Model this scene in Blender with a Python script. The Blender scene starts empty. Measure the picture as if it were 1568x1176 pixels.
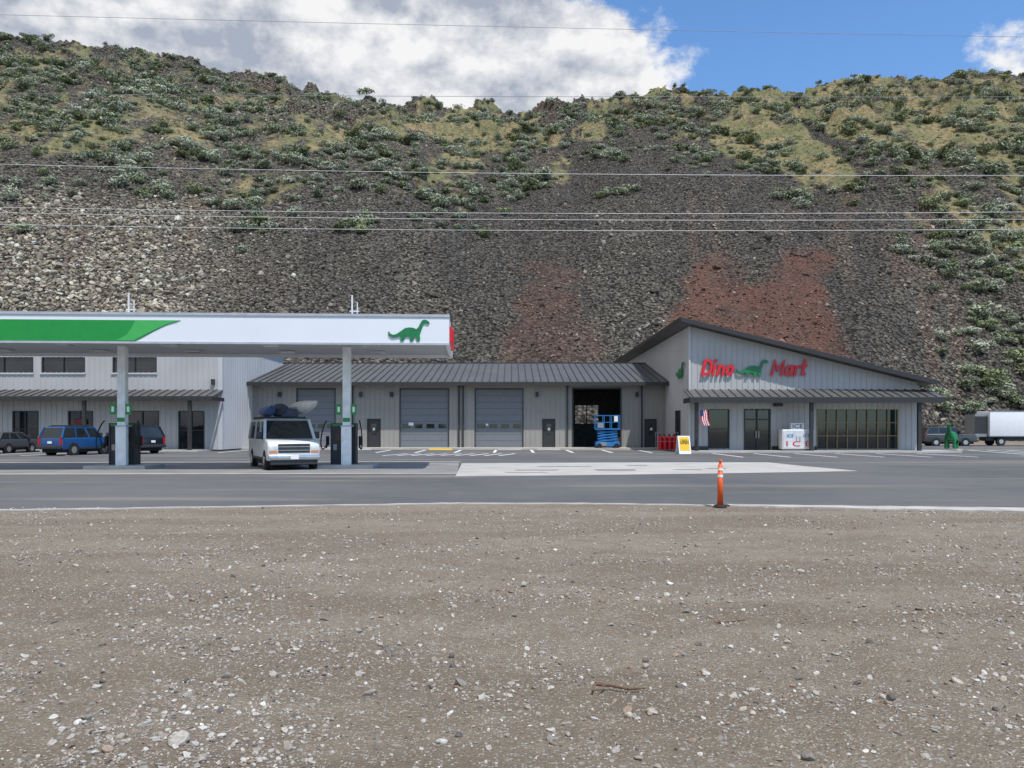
import bpy, bmesh, math, random
import numpy as np
from mathutils import Vector, Matrix, Euler
random.seed(7); rng=np.random.default_rng(11)
S=bpy.context.scene
S.view_settings.view_transform='Standard'; S.view_settings.look='None'; S.view_settings.exposure=0
COL=S.collection

# ---------------------------------------------------------------- materials
MATS={}
def mat(name,col,rough=0.6,metal=0.0,var=0.12,vscale=3.0,bump=0.0,bscale=20.0,spec=0.5,emit=0):
    if name in MATS: return MATS[name]
    m=bpy.data.materials.new(name); m.use_nodes=True; nt=m.node_tree; N=nt.nodes; L=nt.links
    p=N['Principled BSDF']; p.inputs['Roughness'].default_value=rough; p.inputs['Metallic'].default_value=metal
    p.inputs['Specular IOR Level'].default_value=spec
    tc=N.new('ShaderNodeTexCoord'); nz=N.new('ShaderNodeTexNoise'); nz.inputs['Scale'].default_value=vscale; nz.inputs['Detail'].default_value=6
    L.new(tc.outputs['Object'],nz.inputs['Vector'])
    mx=N.new('ShaderNodeMix'); mx.data_type='RGBA'
    a=[c*(1-var) for c in col[:3]]+[1]; b=[min(1,c*(1+var)) for c in col[:3]]+[1]
    mx.inputs[6].default_value=a; mx.inputs[7].default_value=b
    mr=N.new('ShaderNodeMapRange'); mr.inputs[1].default_value=.3; mr.inputs[2].default_value=.7
    L.new(nz.outputs[0],mr.inputs[0]); L.new(mr.outputs[0],mx.inputs[0]); L.new(mx.outputs[2],p.inputs['Base Color'])
    if bump>0:
        n2=N.new('ShaderNodeTexNoise'); n2.inputs['Scale'].default_value=bscale; n2.inputs['Detail'].default_value=5
        L.new(tc.outputs['Object'],n2.inputs['Vector']); bp=N.new('ShaderNodeBump'); bp.inputs['Strength'].default_value=bump; bp.inputs['Distance'].default_value=.05
        L.new(n2.outputs[0],bp.inputs['Height']); L.new(bp.outputs[0],p.inputs['Normal'])
    MATS[name]=m; return m
M_wall=mat('metal_siding',(.42,.415,.405),.5,var=.08,vscale=.4)
M_wallc=mat('metal_siding_tan',(.29,.275,.25),.5,var=.08,vscale=.4)
M_wall2=mat('metal_siding_pale',(.48,.48,.48),.5,var=.05,vscale=.4)
M_roof=mat('roof_metal',(.115,.113,.11),.45,metal=.2,var=.12,vscale=.5)
M_seam=mat('roof_seam_metal',(.05,.05,.05),.45,metal=.2,var=.12,vscale=.5)
M_trim=mat('dark_trim',(.03,.028,.027),.5,var=.1)
M_gar=mat('garage_door_paint',(.16,.17,.185),.5,var=.05)
M_glass=mat('window_glass',(.018,.022,.024),.05,var=.4,vscale=.8,spec=.7)
M_white=mat('white_paint',(.78,.78,.78),.35,var=.03)
M_canw=mat('canopy_white',(.74,.77,.80),.4,var=.03,vscale=.3)
M_green=mat('sign_green',(.006,.26,.045),.35,var=.06)
M_green2=mat('sign_light_green',(.05,.40,.09),.35,var=.06)
M_dino=mat('dino_green',(.01,.17,.05),.35,var=.1)
M_red=mat('sign_red',(.62,.012,.02),.35,var=.05)
M_black=mat('black_rubber',(.012,.012,.012),.8,var=.2,vscale=10)
M_dark=mat('dark_plastic',(.03,.03,.032),.5)
M_chrome=mat('chrome',(.55,.55,.57),.2,metal=.9)
M_conc=mat('concrete',(.42,.40,.37),.85,var=.14,vscale=.7,bump=.15)
M_line=mat('road_paint',(.74,.74,.72),.7,var=.15,vscale=4)
M_orange=mat('safety_orange',(.72,.11,.02),.5,var=.1)
M_yellow=mat('sign_yellow',(.80,.50,.02),.5,var=.05)
M_vblue=mat('blue_car_paint',(.012,.07,.20),.25,var=.05)
M_vblack=mat('black_car_paint',(.01,.011,.016),.2,var=.05)
M_vwhite=mat('silver_white_car_paint',(.60,.62,.62),.3,var=.05)
M_vgrey=mat('grey_car_paint',(.06,.065,.07),.3,var=.05)
M_tail=mat('tail_lamp_red',(.4,.01,.01),.2)
M_lens=mat('headlamp_lens',(.6,.62,.62),.12)
M_lift=mat('lift_blue',(.02,.17,.45),.45,var=.1)
M_int=mat('interior_dark',(.14,.13,.12),.9,var=.3)
M_steel=mat('galvanised',(.3,.3,.31),.45,metal=.5)
M_pole=mat('aerial_grey',(.55,.56,.58),.5)
M_wood=mat('weathered_stick',(.16,.09,.055),.9,var=.3,vscale=12,bump=.5)
M_navy=mat('navy_cloth',(.02,.03,.12),.8)
M_amber=mat('amber_lamp',(.7,.2,.02),.3)

# ---------------------------------------------------------------- builder
def empty(name,loc=(0,0,0),rz=0):
    o=bpy.data.objects.new(name,None); o.location=loc; o.rotation_euler=(0,0,rz); o.empty_display_size=.3; COL.objects.link(o); return o
class Bld:
    def __init__(s,mats): s.m=mats; s.g={}
    def _g(s,p): return s.g.setdefault(p,([],[]))
    def add(s,p,vs,fs):
        V,F=s._g(p); n=len(V); V.extend([tuple(v) for v in vs]); F.extend([tuple(i+n for i in f) for f in fs])
    def box(s,p,x0,x1,y0,y1,z0,z1):
        s.add(p,[(x0,y0,z0),(x1,y0,z0),(x1,y1,z0),(x0,y1,z0),(x0,y0,z1),(x1,y0,z1),(x1,y1,z1),(x0,y1,z1)],
          [(3,2,1,0),(4,5,6,7),(0,1,5,4),(1,2,6,5),(2,3,7,6),(3,0,4,7)])
    def hexa(s,p,v8): s.add(p,v8,[(3,2,1,0),(4,5,6,7),(0,1,5,4),(1,2,6,5),(2,3,7,6),(3,0,4,7)])
    def prism(s,p,pts,axis,c0,c1):
        n=len(pts)
        def mk(a,b,c): return {'y':(a,c,b),'x':(c,a,b),'z':(a,b,c)}[axis]
        vs=[mk(a,b,c0) for a,b in pts]+[mk(a,b,c1) for a,b in pts]
        s.add(p,vs,[tuple(range(n)),tuple(range(2*n-1,n-1,-1))]+[(i,(i+1)%n,n+(i+1)%n,n+i) for i in range(n)])
    def beam(s,p,a,b,w,h=None):
        h=h or w; a=Vector(a); b=Vector(b); d=(b-a).normalized(); up=Vector((0,0,1)) if abs(d.z)<.95 else Vector((0,1,0))
        r=d.cross(up).normalized(); u=r.cross(d).normalized(); r*=w/2; u*=h/2
        s.hexa(p,[a-r-u,a+r-u,b+r-u,b-r-u,a-r+u,a+r+u,b+r+u,b-r+u])
    def cyl(s,p,a,b,r,n=14,r2=None):
        r2=r if r2 is None else r2
        a=Vector(a); b=Vector(b); d=(b-a).normalized(); up=Vector((0,0,1)) if abs(d.z)<.95 else Vector((0,1,0))
        x=d.cross(up).normalized(); y=x.cross(d)
        vs=[];
        for c,rr in ((a,r),(b,r2)):
            for i in range(n):
                t=2*math.pi*i/n; vs.append(c+x*rr*math.cos(t)+y*rr*math.sin(t))
        s.add(p,vs,[tuple(range(n)),tuple(range(2*n-1,n-1,-1))]+[(i,(i+1)%n,n+(i+1)%n,n+i) for i in range(n)])
    def stroke(s,p,pts,w,y0,y1,closed=False,sx=1,sz=1,ox=0,oz=0,shear=0):
        """one thick mitred letter stroke in the XZ plane"""
        P2=[Vector((a*sx,b*sz)) for a,b in pts]; n=len(P2); q=[]
        for i in range(n):
            if closed: pa,pb=P2[i-1],P2[(i+1)%n]
            else: pa,pb=P2[max(i-1,0)],P2[min(i+1,n-1)]
            d1=(P2[i]-pa); d2=(pb-P2[i]); d1=d1.normalized() if d1.length>1e-6 else d2.normalized(); d2=d2.normalized() if d2.length>1e-6 else d1
            n1=Vector((-d1.y,d1.x)); n2=Vector((-d2.y,d2.x)); m_=(n1+n2); m_=m_.normalized(); k=1/max(.55,m_.dot(n1)); q.append((P2[i]+m_*k*w/2,P2[i]-m_*k*w/2))
        V=[]
        for l_,r_ in q:
            for c in (l_,r_):
                for y in (y0,y1): V.append((ox+c.x+shear*c.y,y,oz+c.y))
        F=[]; m=n if closed else n-1
        for i in range(m):
            a=4*i; b=4*((i+1)%n)
            F+=[(a,a+2,b+2,b),(a+1,b+1,b+3,a+3),(a,b,b+1,a+1),(a+2,a+3,b+3,b+2)]
        if not closed: F+=[(0,1,3,2),(4*n-4,4*n-2,4*n-1,4*n-3)]
        s.add(p,V,F)
    def finish(s,parent,local=False,bevel={},smooth=()):
        inv=(Matrix.Translation(parent.location)@parent.rotation_euler.to_matrix().to_4x4()).inverted()
        out={}
        for p,(V,F) in s.g.items():
            me=bpy.data.meshes.new(p); me.from_pydata(V,[],F); me.update()
            bm=bmesh.new(); bm.from_mesh(me); bmesh.ops.recalc_face_normals(bm,faces=bm.faces); bm.to_mesh(me); bm.free()
            me.materials.append(s.m[p]); o=bpy.data.objects.new(p,me); COL.objects.link(o); o.parent=parent
            if not local: o.matrix_parent_inverse=inv
            if p in smooth:
                for f in me.polygons: f.use_smooth=True
            if p in bevel:
                md=o.modifiers.new('b','BEVEL'); md.width=bevel[p]; md.segments=3; md.limit_method='ANGLE'
                for f in me.polygons: f.use_smooth=True
            out[p]=o
        return out
def child_text(txt,parent,loc,w,h,m,rz=0,shear=0,ext=.05,off=0,name='lettering'):
    c=bpy.data.curves.new(name,'FONT'); c.body=txt; c.extrude=ext; c.shear=shear; c.offset=off; c.size=1; c.materials.append(m)
    o=bpy.data.objects.new(name,c); COL.objects.link(o); bpy.context.view_layer.update()
    bb=o.bound_box; x0=min(b[0] for b in bb); x1=max(b[0] for b in bb); y0=min(b[1] for b in bb); y1=max(b[1] for b in bb)
    sx=w/(x1-x0); sy=h/(y1-y0)
    o.parent=parent; o.rotation_euler=(math.radians(90),0,rz); o.scale=(sx,sy,1)
    o.location=(loc[0]-x0*sx*math.cos(rz),loc[1]-x0*sx*math.sin(rz),loc[2]-y0*sy)
    return o

DINO=[(0,.22),(.03,.13),(.1,.085),(.2,.10),(.27,.12),(.31,.08),(.29,.0),(.37,.0),(.39,.06),(.43,.12),(.5,.11),(.53,.10),(.53,.0),(.6,0),(.62,.06),(.65,.13),(.69,.06),(.69,.0),(.76,.0),(.77,.07),(.76,.16),(.78,.24),(.81,.33),(.84,.42),(.87,.47),(.91,.455),(.97,.445),(1.0,.465),(.985,.505),(.93,.545),(.87,.555),(.81,.53),(.77,.45),(.73,.36),(.68,.31),(.6,.345),(.5,.355),(.4,.33),(.3,.25),(.2,.18),(.12,.16),(.06,.185),(.02,.25)]

# ---------------------------------------------------------------- numpy noise
_T=rng.random((256,256))
def vn(x,y):
    xi=np.floor(x).astype(int); yi=np.floor(y).astype(int); fx=x-xi; fy=y-yi; fx=fx*fx*(3-2*fx); fy=fy*fy*(3-2*fy)
    a=_T[xi%256,yi%256]; b=_T[(xi+1)%256,yi%256]; c=_T[xi%256,(yi+1)%256]; d=_T[(xi+1)%256,(yi+1)%256]
    return (a*(1-fx)+b*fx)*(1-fy)+(c*(1-fx)+d*fx)*fy
def fbm(x,y,o=5,g=.5):
    r=0;a=1;t=0
    for i in range(o):
        r=r+a*vn(x*2**i+17.3*i,y*2**i+5.1*i); t+=a; a*=g
    return r/t
def sm(x,a,b):
    t=np.clip((x-a)/(b-a),0,1); return t*t*(3-2*t)

# ---------------------------------------------------------------- hillside
H0=1.65
sky_az=np.array([-1500,-400,0,40,100,130,200,320,345,390,440,480,560,600,700,790,850,900,1000,1090,1180,1240,1300,1380,1440,1480,1568,1900,3000])
sky_el=np.array([62,62,70,74,78,86,92,112,128,130,133,144,158,164,166,178,170,163,153,145,145,155,140,130,128,117,123,94,94])
sA=(sky_az-784)/1220.; sE=(657-sky_el)/1220.
def hill(a,t):
    """a = lateral bearing ratio, t = 0 foot of slope .. 1 rim .. >1 plateau"""
    y0=97+10*sm(a,.42,.62)+3*(fbm(a*6+3,a*0,3)-.5)+8*sm(-a,.6,1.1)
    yt=285+40*(fbm(a*3+9,a*0+2,3)-.5)
    zt=H0+np.interp(a,sA,sE)*yt
    tt=np.clip(t,0,1); y=y0+(yt-y0)*t
    z=zt*(1.2*tt-.2*tt*tt)
    z=z-np.clip(t-1,0,9)*(yt-y0)*.12
    env=np.sin(np.clip(tt,0,1)*math.pi)**.7
    X=a*y
    g=fbm(X*.035+4+tt*.6,y*.010+7,4)-.5
    z=z+env*12*g
    z=z+ (fbm(X*.12+2,y*.12,4)-.5)*3.6*sm(tt,.25,.8)
    rr=sm(fbm(X*.09+31,y*.05+3,3),.50,.62)*sm(tt,.93,.97)*(1-sm(t,1.02,1.08))
    z=z+rr*3.6*(.5+vn(X*.8,y*.8))+(fbm(X*.5,y*.5,3)-.5)*1.6*sm(tt,.6,.95)
    rb=sm(fbm(X*.05+11,y*.12+43,4),.60,.66)*sm(tt,.55,.65)*(1-sm(tt,.9,.97))
    z=z+rb*3.0*(.4+vn(X*.6,y*.6))
    z=z*sm(t,-.01,.05)+(-.3)*(1-sm(t,-.01,.05))
    return X,y,z
def pic(a,y,z): return 784+a*1220, 657-(z-H0)/y*1220
def blob(u,v,cu,cv,ru,rv): return np.exp(-(((u-cu)/ru)**2+((v-cv)/rv)**2))
def cone(u,v,cu,v0,v1,w0,w1,wob):
    f=np.clip((v-v0)/(v1-v0),0,1); w=w0+(w1-w0)*f
    return sm(w-np.abs(u-cu)+wob,-14,16)*sm(v,v0-18,v0+18)*(1-sm(v,v1-30,v1+30))
VBu=[-400,0,100,200,300,400,480,600,700,760,850,950,1050,1150,1250,1350,1420,1500,1568,2000]
VBv=[330,325,295,290,310,325,290,290,310,300,262,240,248,262,285,310,370,420,440,470]
def zones(X,y,z):
    a=X/y; u,v=pic(a,y,z)
    n=fbm(X*.05+50,y*.05+50,5); n2=fbm(X*.16+5,z*.08+8,4); n3=fbm(X*.3+15,y*.2+8,3)
    vb=np.interp(u,VBu,VBv)
    veg=sm((vb-v)/70+ (n-.5)*2.6+(n2-.5)*1.2,-.1,1.0)
    veg=veg*(.16+.74*sm(n2*.55+n3*.45,.42,.60))*(.62+.38*sm(u,500,1000))
    veg=np.clip(veg+.8*blob(u,v,715,220,70,40)*sm(n2,.3,.55)+.9*blob(u,v,1230,205,130,38)*sm(n2,.25,.5)+.7*blob(u,v,1480,175,110,45)+.7*blob(u,v,120,205,150,18)*sm(n2,.3,.55)+.6*blob(u,v,480,230,60,40)*sm(n2,.35,.55)+.7*blob(u,v,1330,270,90,30)*sm(n2,.3,.5),0,1)
    veg=veg*(1-.75*blob(u,v,350,250,240,26))*(1-.7*blob(u,v,1000,165,110,15))*(1-.5*blob(u,v,300,130,260,20))
    st=fbm(u*.022+fbm(X*.03,y*.02,2)*2.5,v*.006+3,4)
    wob=(n-.5)*90+(n3-.5)*40
    red=.85*cone(u,v,1098,395,520,26,55,wob)+1.0*cone(u,v,1215,385,560,28,82,wob)+.42*cone(u,v,842,400,560,28,60,wob)+.5*blob(u,v,590,190,40,14)+.22*sm(st,.6,.75)
    red=np.clip(red*(.35+1.1*n3),0,1)
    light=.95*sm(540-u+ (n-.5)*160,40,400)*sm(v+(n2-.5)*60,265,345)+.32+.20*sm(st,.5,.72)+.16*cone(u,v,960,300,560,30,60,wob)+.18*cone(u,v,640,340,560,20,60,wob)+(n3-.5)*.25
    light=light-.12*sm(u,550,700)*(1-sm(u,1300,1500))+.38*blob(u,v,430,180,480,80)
    return u,v,veg,red,np.clip(light,0,1),n2
na,nt_=760,330
A,T=np.meshgrid(np.linspace(-1.5,1.5,na),np.concatenate([np.linspace(-.02,1.06,nt_-20),np.linspace(1.08,2.4,20)]))
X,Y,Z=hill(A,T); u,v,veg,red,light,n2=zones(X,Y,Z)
nr=T.shape[0]
co=np.stack([X,Y,Z],-1).reshape(-1,3)
idx=np.arange(nr*na).reshape(nr,na)
q=np.stack([idx[:-1,:-1],idx[:-1,1:],idx[1:,1:],idx[1:,:-1]],-1).reshape(-1,4)
me=bpy.data.meshes.new('hillside'); me.vertices.add(len(co)); me.vertices.foreach_set('co',co.astype(np.float32).ravel())
me.loops.add(q.size); me.loops.foreach_set('vertex_index',q.astype(np.int32).ravel()); me.polygons.add(len(q))
me.polygons.foreach_set('loop_start',np.arange(0,q.size,4,dtype=np.int32)); me.polygons.foreach_set('loop_total',np.full(len(q),4,dtype=np.int32)); me.update()
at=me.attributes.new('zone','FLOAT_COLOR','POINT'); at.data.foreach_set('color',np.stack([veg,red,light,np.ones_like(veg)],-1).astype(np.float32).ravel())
hl=bpy.data.objects.new('hillside',me); COL.objects.link(hl)
m=bpy.data.materials.new('talus_and_grass'); m.use_nodes=True; nt=m.node_tree; N=nt.nodes; L=nt.links; p=N['Principled BSDF']; p.inputs['Roughness'].default_value=.95; p.inputs['Specular IOR Level'].default_value=.1
def mixc(nt,fac,a,b):
    x=nt.nodes.new('ShaderNodeMix'); x.data_type='RGBA'
    for s,val in ((x.inputs[0],fac),(x.inputs[6],a),(x.inputs[7],b)):
        if hasattr(val,'is_output'): nt.links.new(val,s)
        elif isinstance(val,(int,float)): s.default_value=val
        else: s.default_value=list(val)+[1]
    return x.outputs[2]
def mth(nt,op,a,b=0.0,c=None,clamp=False):
    x=nt.nodes.new('ShaderNodeMath'); x.operation=op; x.use_clamp=clamp
    for i,val in enumerate([a,b]+([c] if c is not None else [])):
        if hasattr(val,'is_output'): nt.links.new(val,x.inputs[i])
        else: x.inputs[i].default_value=val
    return x.outputs[0]
def mapr(nt,v,a,b,c=0.,d=1.,smooth=True):
    x=nt.nodes.new('ShaderNodeMapRange'); x.interpolation_type='SMOOTHSTEP' if smooth else 'LINEAR'
    nt.links.new(v,x.inputs[0])
    for i,k in zip((1,2,3,4),(a,b,c,d)): x.inputs[i].default_value=k
    return x.outputs[0]
def tex(nt,kind,scale,detail=5,vec=None,rough=.5):
    x=nt.nodes.new(kind); x.inputs['Scale'].default_value=scale
    if 'Detail' in x.inputs: x.inputs['Detail'].default_value=detail
    if 'Roughness' in x.inputs: x.inputs['Roughness'].default_value=rough
    if vec is not None: nt.links.new(vec,x.inputs['Vector'])
    return x
tc=N.new('ShaderNodeTexCoord').outputs['Object']
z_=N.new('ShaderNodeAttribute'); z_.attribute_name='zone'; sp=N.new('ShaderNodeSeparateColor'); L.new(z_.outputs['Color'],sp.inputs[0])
vo=tex(nt,'ShaderNodeTexVoronoi',1.9,0,tc); spv=N.new('ShaderNodeSeparateColor'); L.new(vo.outputs['Color'],spv.inputs[0])
nf=tex(nt,'ShaderNodeTexNoise',.9,7,tc,.7); nb=tex(nt,'ShaderNodeTexNoise',.12,5,tc); nc=tex(nt,'ShaderNodeTexNoise',.35,6,tc,.65)
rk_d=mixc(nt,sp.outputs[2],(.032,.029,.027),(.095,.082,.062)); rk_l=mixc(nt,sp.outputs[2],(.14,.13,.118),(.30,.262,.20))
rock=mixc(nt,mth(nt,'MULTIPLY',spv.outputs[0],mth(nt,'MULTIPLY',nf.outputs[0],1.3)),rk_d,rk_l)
rock=mixc(nt,mapr(nt,vo.outputs['Distance'],.35,.75),rock,(.018,.017,.016))  # crevice shade between stones painted into the colour, near-black at cell edges
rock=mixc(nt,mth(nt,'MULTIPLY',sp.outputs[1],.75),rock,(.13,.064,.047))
gr=mixc(nt,mapr(nt,nb.outputs[0],.38,.62),(.175,.18,.08),(.29,.23,.12)); gr=mixc(nt,mapr(nt,nf.outputs[0],.35,.6),(.115,.105,.07),gr)
gf=mapr(nt,mth(nt,'ADD',sp.outputs[0],mth(nt,'MULTIPLY',mth(nt,'SUBTRACT',nc.outputs[0],.5),1.3)),.2,.65)
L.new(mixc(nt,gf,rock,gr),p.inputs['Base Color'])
hgt=mth(nt,'ADD',mth(nt,'MULTIPLY',vo.outputs['Distance'],-.6),mth(nt,'MULTIPLY',nf.outputs[0],.6))
bp=N.new('ShaderNodeBump'); bp.inputs['Strength'].default_value=1; bp.inputs['Distance'].default_value=.5; L.new(hgt,bp.inputs['Height']); L.new(bp.outputs[0],p.inputs['Normal'])
me.materials.append(m)

# ---------------------------------------------------------------- scatter
def scatter(name,pts,scl,rot,vi,coll,tint):
    me=bpy.data.meshes.new(name); me.from_pydata([tuple(x) for x in pts],[],[])
    a=me.attributes.new('sc','FLOAT_VECTOR','POINT'); a.data.foreach_set('vector',scl.astype(np.float32).ravel())
    a=me.attributes.new('ro','FLOAT_VECTOR','POINT'); a.data.foreach_set('vector',rot.astype(np.float32).ravel())
    a=me.attributes.new('vi','INT','POINT'); a.data.foreach_set('value',vi.astype(np.int32))
    a=me.attributes.new('tint','FLOAT_COLOR','POINT'); a.data.foreach_set('color',tint.astype(np.float32).ravel())
    o=bpy.data.objects.new(name,me); COL.objects.link(o)
    ng=bpy.data.node_groups.new(name+'_instances','GeometryNodeTree')
    ng.interface.new_socket('Geometry',in_out='INPUT',socket_type='NodeSocketGeometry'); ng.interface.new_socket('Geometry',in_out='OUTPUT',socket_type='NodeSocketGeometry')
    n=ng.nodes; l=ng.links; gi=n.new('NodeGroupInput'); go=n.new('NodeGroupOutput'); ip=n.new('GeometryNodeInstanceOnPoints')
    ci=n.new('GeometryNodeCollectionInfo'); ci.inputs['Collection'].default_value=coll; ci.inputs['Separate Children'].default_value=True; ci.inputs['Reset Children'].default_value=True
    def na_(nm,ty):
        x=n.new('GeometryNodeInputNamedAttribute'); x.data_type=ty; x.inputs[0].default_value=nm; return x.outputs[0]
    er=n.new('FunctionNodeEulerToRotation'); l.new(na_('ro','FLOAT_VECTOR'),er.inputs[0])
    l.new(gi.outputs[0],ip.inputs['Points']); l.new(ci.outputs[0],ip.inputs['Instance']); ip.inputs['Pick Instance'].default_value=True
    l.new(na_('vi','INT'),ip.inputs['Instance Index']); l.new(er.outputs[0],ip.inputs['Rotation']); l.new(na_('sc','FLOAT_VECTOR'),ip.inputs['Scale'])
    l.new(ip.outputs[0],go.inputs[0]); md=o.modifiers.new('scatter','NODES'); md.node_group=ng
    return o
def tint_mat(name,rough=.9,var=.25,vs=3.,bump=0):
    m=bpy.data.materials.new(name); m.use_nodes=True; nt=m.node_tree; p=nt.nodes['Principled BSDF']; p.inputs['Roughness'].default_value=rough; p.inputs['Specular IOR Level'].default_value=.15
    at=nt.nodes.new('ShaderNodeAttribute'); at.attribute_type='INSTANCER'; at.attribute_name='tint'
    tc=nt.nodes.new('ShaderNodeTexCoord').outputs['Object']; nz=tex(nt,'ShaderNodeTexNoise',vs,4,tc)
    hs=nt.nodes.new('ShaderNodeHueSaturation'); nt.links.new(at.outputs['Color'],hs.inputs['Color']); nt.links.new(mapr(nt,nz.outputs[0],.3,.7,1-var,1+var),hs.inputs['Value'])
    nt.links.new(hs.outputs[0],p.inputs['Base Color']); return m
M_rock=tint_mat('basalt_rock',.9,.25); M_leaf=tint_mat('sage_leaves',.9,.35,2.5); M_peb=tint_mat('pebble_stone',.85,.2)
rocks=bpy.data.collections.new('rock_shapes'); pebs=bpy.data.collections.new('pebble_shapes'); shr=bpy.data.collections.new('shrub_shapes'); tuf=bpy.data.collections.new('tuft_shapes')
for k in range(5):
    for coll,mm,nm in ((rocks,M_rock,'rock'),(pebs,M_peb,'pebble')):
        bm=bmesh.new(); bmesh.ops.create_icosphere(bm,subdivisions=1 if nm=='rock' else 2,radius=1)
        for _ in range(6 if nm=='rock' else 7):
            nrm=Vector((random.gauss(0,1),random.gauss(0,1),random.gauss(0,1))).normalized(); dd=random.uniform(.45,.8)
            for vv in bm.verts:
                e=vv.co.dot(nrm)-dd
                if e>0: vv.co-=nrm*e
        for vv in bm.verts: vv.co*=random.uniform(.93,1.07)
        me=bpy.data.meshes.new(nm); bm.to_mesh(me); bm.free(); me.materials.append(mm); o=bpy.data.objects.new(f'{nm}_{k}',me); coll.objects.link(o)
for k in range(4):
    V=[];F=[]
    lob=[(Vector((random.uniform(-.55,.55),random.uniform(-.55,.55),random.uniform(.25,.75))),random.uniform(.3,.5)) for _ in range(7)]
    for i in range(480):
        c,r=random.choice(lob); d=Vector((random.gauss(0,1),random.gauss(0,1),random.gauss(.35,1))).normalized(); pt=c+d*r*random.uniform(.7,1.08)
        if pt.z<0: pt.z=random.uniform(0,.2)
        nn=(d+Vector((random.gauss(0,.45),random.gauss(0,.45),random.gauss(0,.45)))).normalized()
        a=nn.orthogonal().normalized(); a=Matrix.Rotation(random.uniform(0,6.28),3,nn)@a; b=nn.cross(a); s=random.uniform(.05,.11)
        n=len(V); V+= [pt-a*s-b*s*.5,pt+a*s-b*s*.5,pt+a*s*.9+b*s*.5,pt-a*s*.7+b*s*.7]; F.append((n,n+1,n+2,n+3))
    for j in range(9):
        n=len(V); t=random.uniform(0,6.28); e=Vector((math.cos(t)*.5,math.sin(t)*.5,random.uniform(.3,.7))); w=Vector((-e.y,e.x,0)).normalized()*.03
        V+=[w,-w,e-w*.4,e+w*.4]; F.append((n,n+1,n+2,n+3))
    me=bpy.data.meshes.new('shrub'); me.from_pydata([tuple(x) for x in V],[],F); me.materials.append(M_leaf); o=bpy.data.objects.new(f'shrub_{k}',me); shr.objects.link(o)
    V=[];F=[]
    for i in range(45):
        t=random.uniform(0,6.28); r=random.uniform(0,.5); bs=Vector((math.cos(t)*r,math.sin(t)*r,0)); tp=bs*random.uniform(1.2,2)+Vector((random.gauss(0,.15),random.gauss(0,.15),random.uniform(.4,.9))); w=Vector((math.cos(t*3),math.sin(t*3),0))*.06
        n=len(V); V+=[bs-w,bs+w,tp]; F.append((n,n+1,n+2))
    me=bpy.data.meshes.new('tuft'); me.from_pydata([tuple(x) for x in V],[],F); me.materials.append(M_leaf); o=bpy.data.objects.new(f'tuft_{k}',me); tuf.objects.link(o)

def rot_arr(n,tilt): return np.stack([rng.uniform(-tilt,tilt,n),rng.uniform(-tilt,tilt,n),rng.uniform(0,6.28,n)],-1)
# talus boulders
n=125000; a=rng.uniform(-.8,.8,n); t=rng.uniform(0.0,1.0,n)**1.1
X,Y,Z=hill(a,t); u,v,veg,red,light,n2=zones(X,Y,Z)
keep=rng.random(n)<np.clip(1.0-veg*1.6,0.05,1); X,Y,Z,u,v,veg,red,light=[q[keep] for q in (X,Y,Z,u,v,veg,red,light)]; n=len(X)
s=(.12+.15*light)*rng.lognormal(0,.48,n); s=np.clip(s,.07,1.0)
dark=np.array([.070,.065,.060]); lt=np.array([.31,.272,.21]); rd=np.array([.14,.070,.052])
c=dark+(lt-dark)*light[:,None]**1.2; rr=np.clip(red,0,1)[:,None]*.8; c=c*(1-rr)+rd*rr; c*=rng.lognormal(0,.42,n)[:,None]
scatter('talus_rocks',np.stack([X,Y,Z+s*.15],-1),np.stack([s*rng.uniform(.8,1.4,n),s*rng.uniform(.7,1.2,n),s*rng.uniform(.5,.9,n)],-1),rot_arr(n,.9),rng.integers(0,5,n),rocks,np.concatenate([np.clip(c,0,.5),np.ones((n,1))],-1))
# sagebrush
n=30000; a=rng.uniform(-.85,.85,n); t=rng.uniform(0.0,1.0,n); X,Y,Z=hill(a,t); u,v,veg,red,light,n2=zones(X,Y,Z)
vb=np.interp(u,VBu,VBv); cl=fbm(X*.09+70,Y*.09+20,3)
dens=.38*sm(vb-v,-25,50)*sm(cl,.42,.58)+.06*sm(vb-v,0,50)
for cu,cv,ru,rv,k in ((385,335,30,26,1),(540,350,24,16,1),(700,325,40,26,.9),(632,336,16,10,1),(800,283,40,16,.8),(925,236,32,12,.9),(1062,243,28,14,.8),(1165,250,25,14,.9),(1220,305,22,10,.9),(85,286,13,6,1),(12,354,15,9,1),(945,296,26,8,.7),(1440,375,50,32,.6),(1490,420,50,30,.6),(1530,370,40,45,.4),(1500,545,55,60,.6),(1540,520,40,60,.5),(1460,610,50,25,.8),(1540,610,50,40,.8),(210,290,30,14,.7),(310,295,40,16,.4),(460,285,40,25,.5),(600,280,60,20,.5),(1340,290,60,14,.4)):
    dens=dens+k*blob(u,v,cu,cv,ru,rv)*.85
dens=dens*np.clip((Y/190)**1,.5,1.3)*(1-.6*blob(u,v,1230,205,120,28))
keep=rng.random(n)<dens*.75; X,Y,Z,u,v=[q[keep] for q in (X,Y,Z,u,v)]; n=len(X)
s=np.clip(rng.lognormal(.42,.36,n),.6,3.0)
base=np.array([[.25,.28,.19],[.20,.23,.125],[.31,.33,.25],[.12,.14,.065]]); c=base[rng.choice(4,n,p=[.42,.2,.28,.10])]*rng.lognormal(0,.15,n)[:,None]
scatter('sagebrush',np.stack([X,Y,Z-.1],-1),np.stack([s,s,s*rng.uniform(.6,.9,n)],-1),rot_arr(n,.15),rng.integers(0,4,n),shr,np.concatenate([c,np.ones((n,1))],-1))
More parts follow.
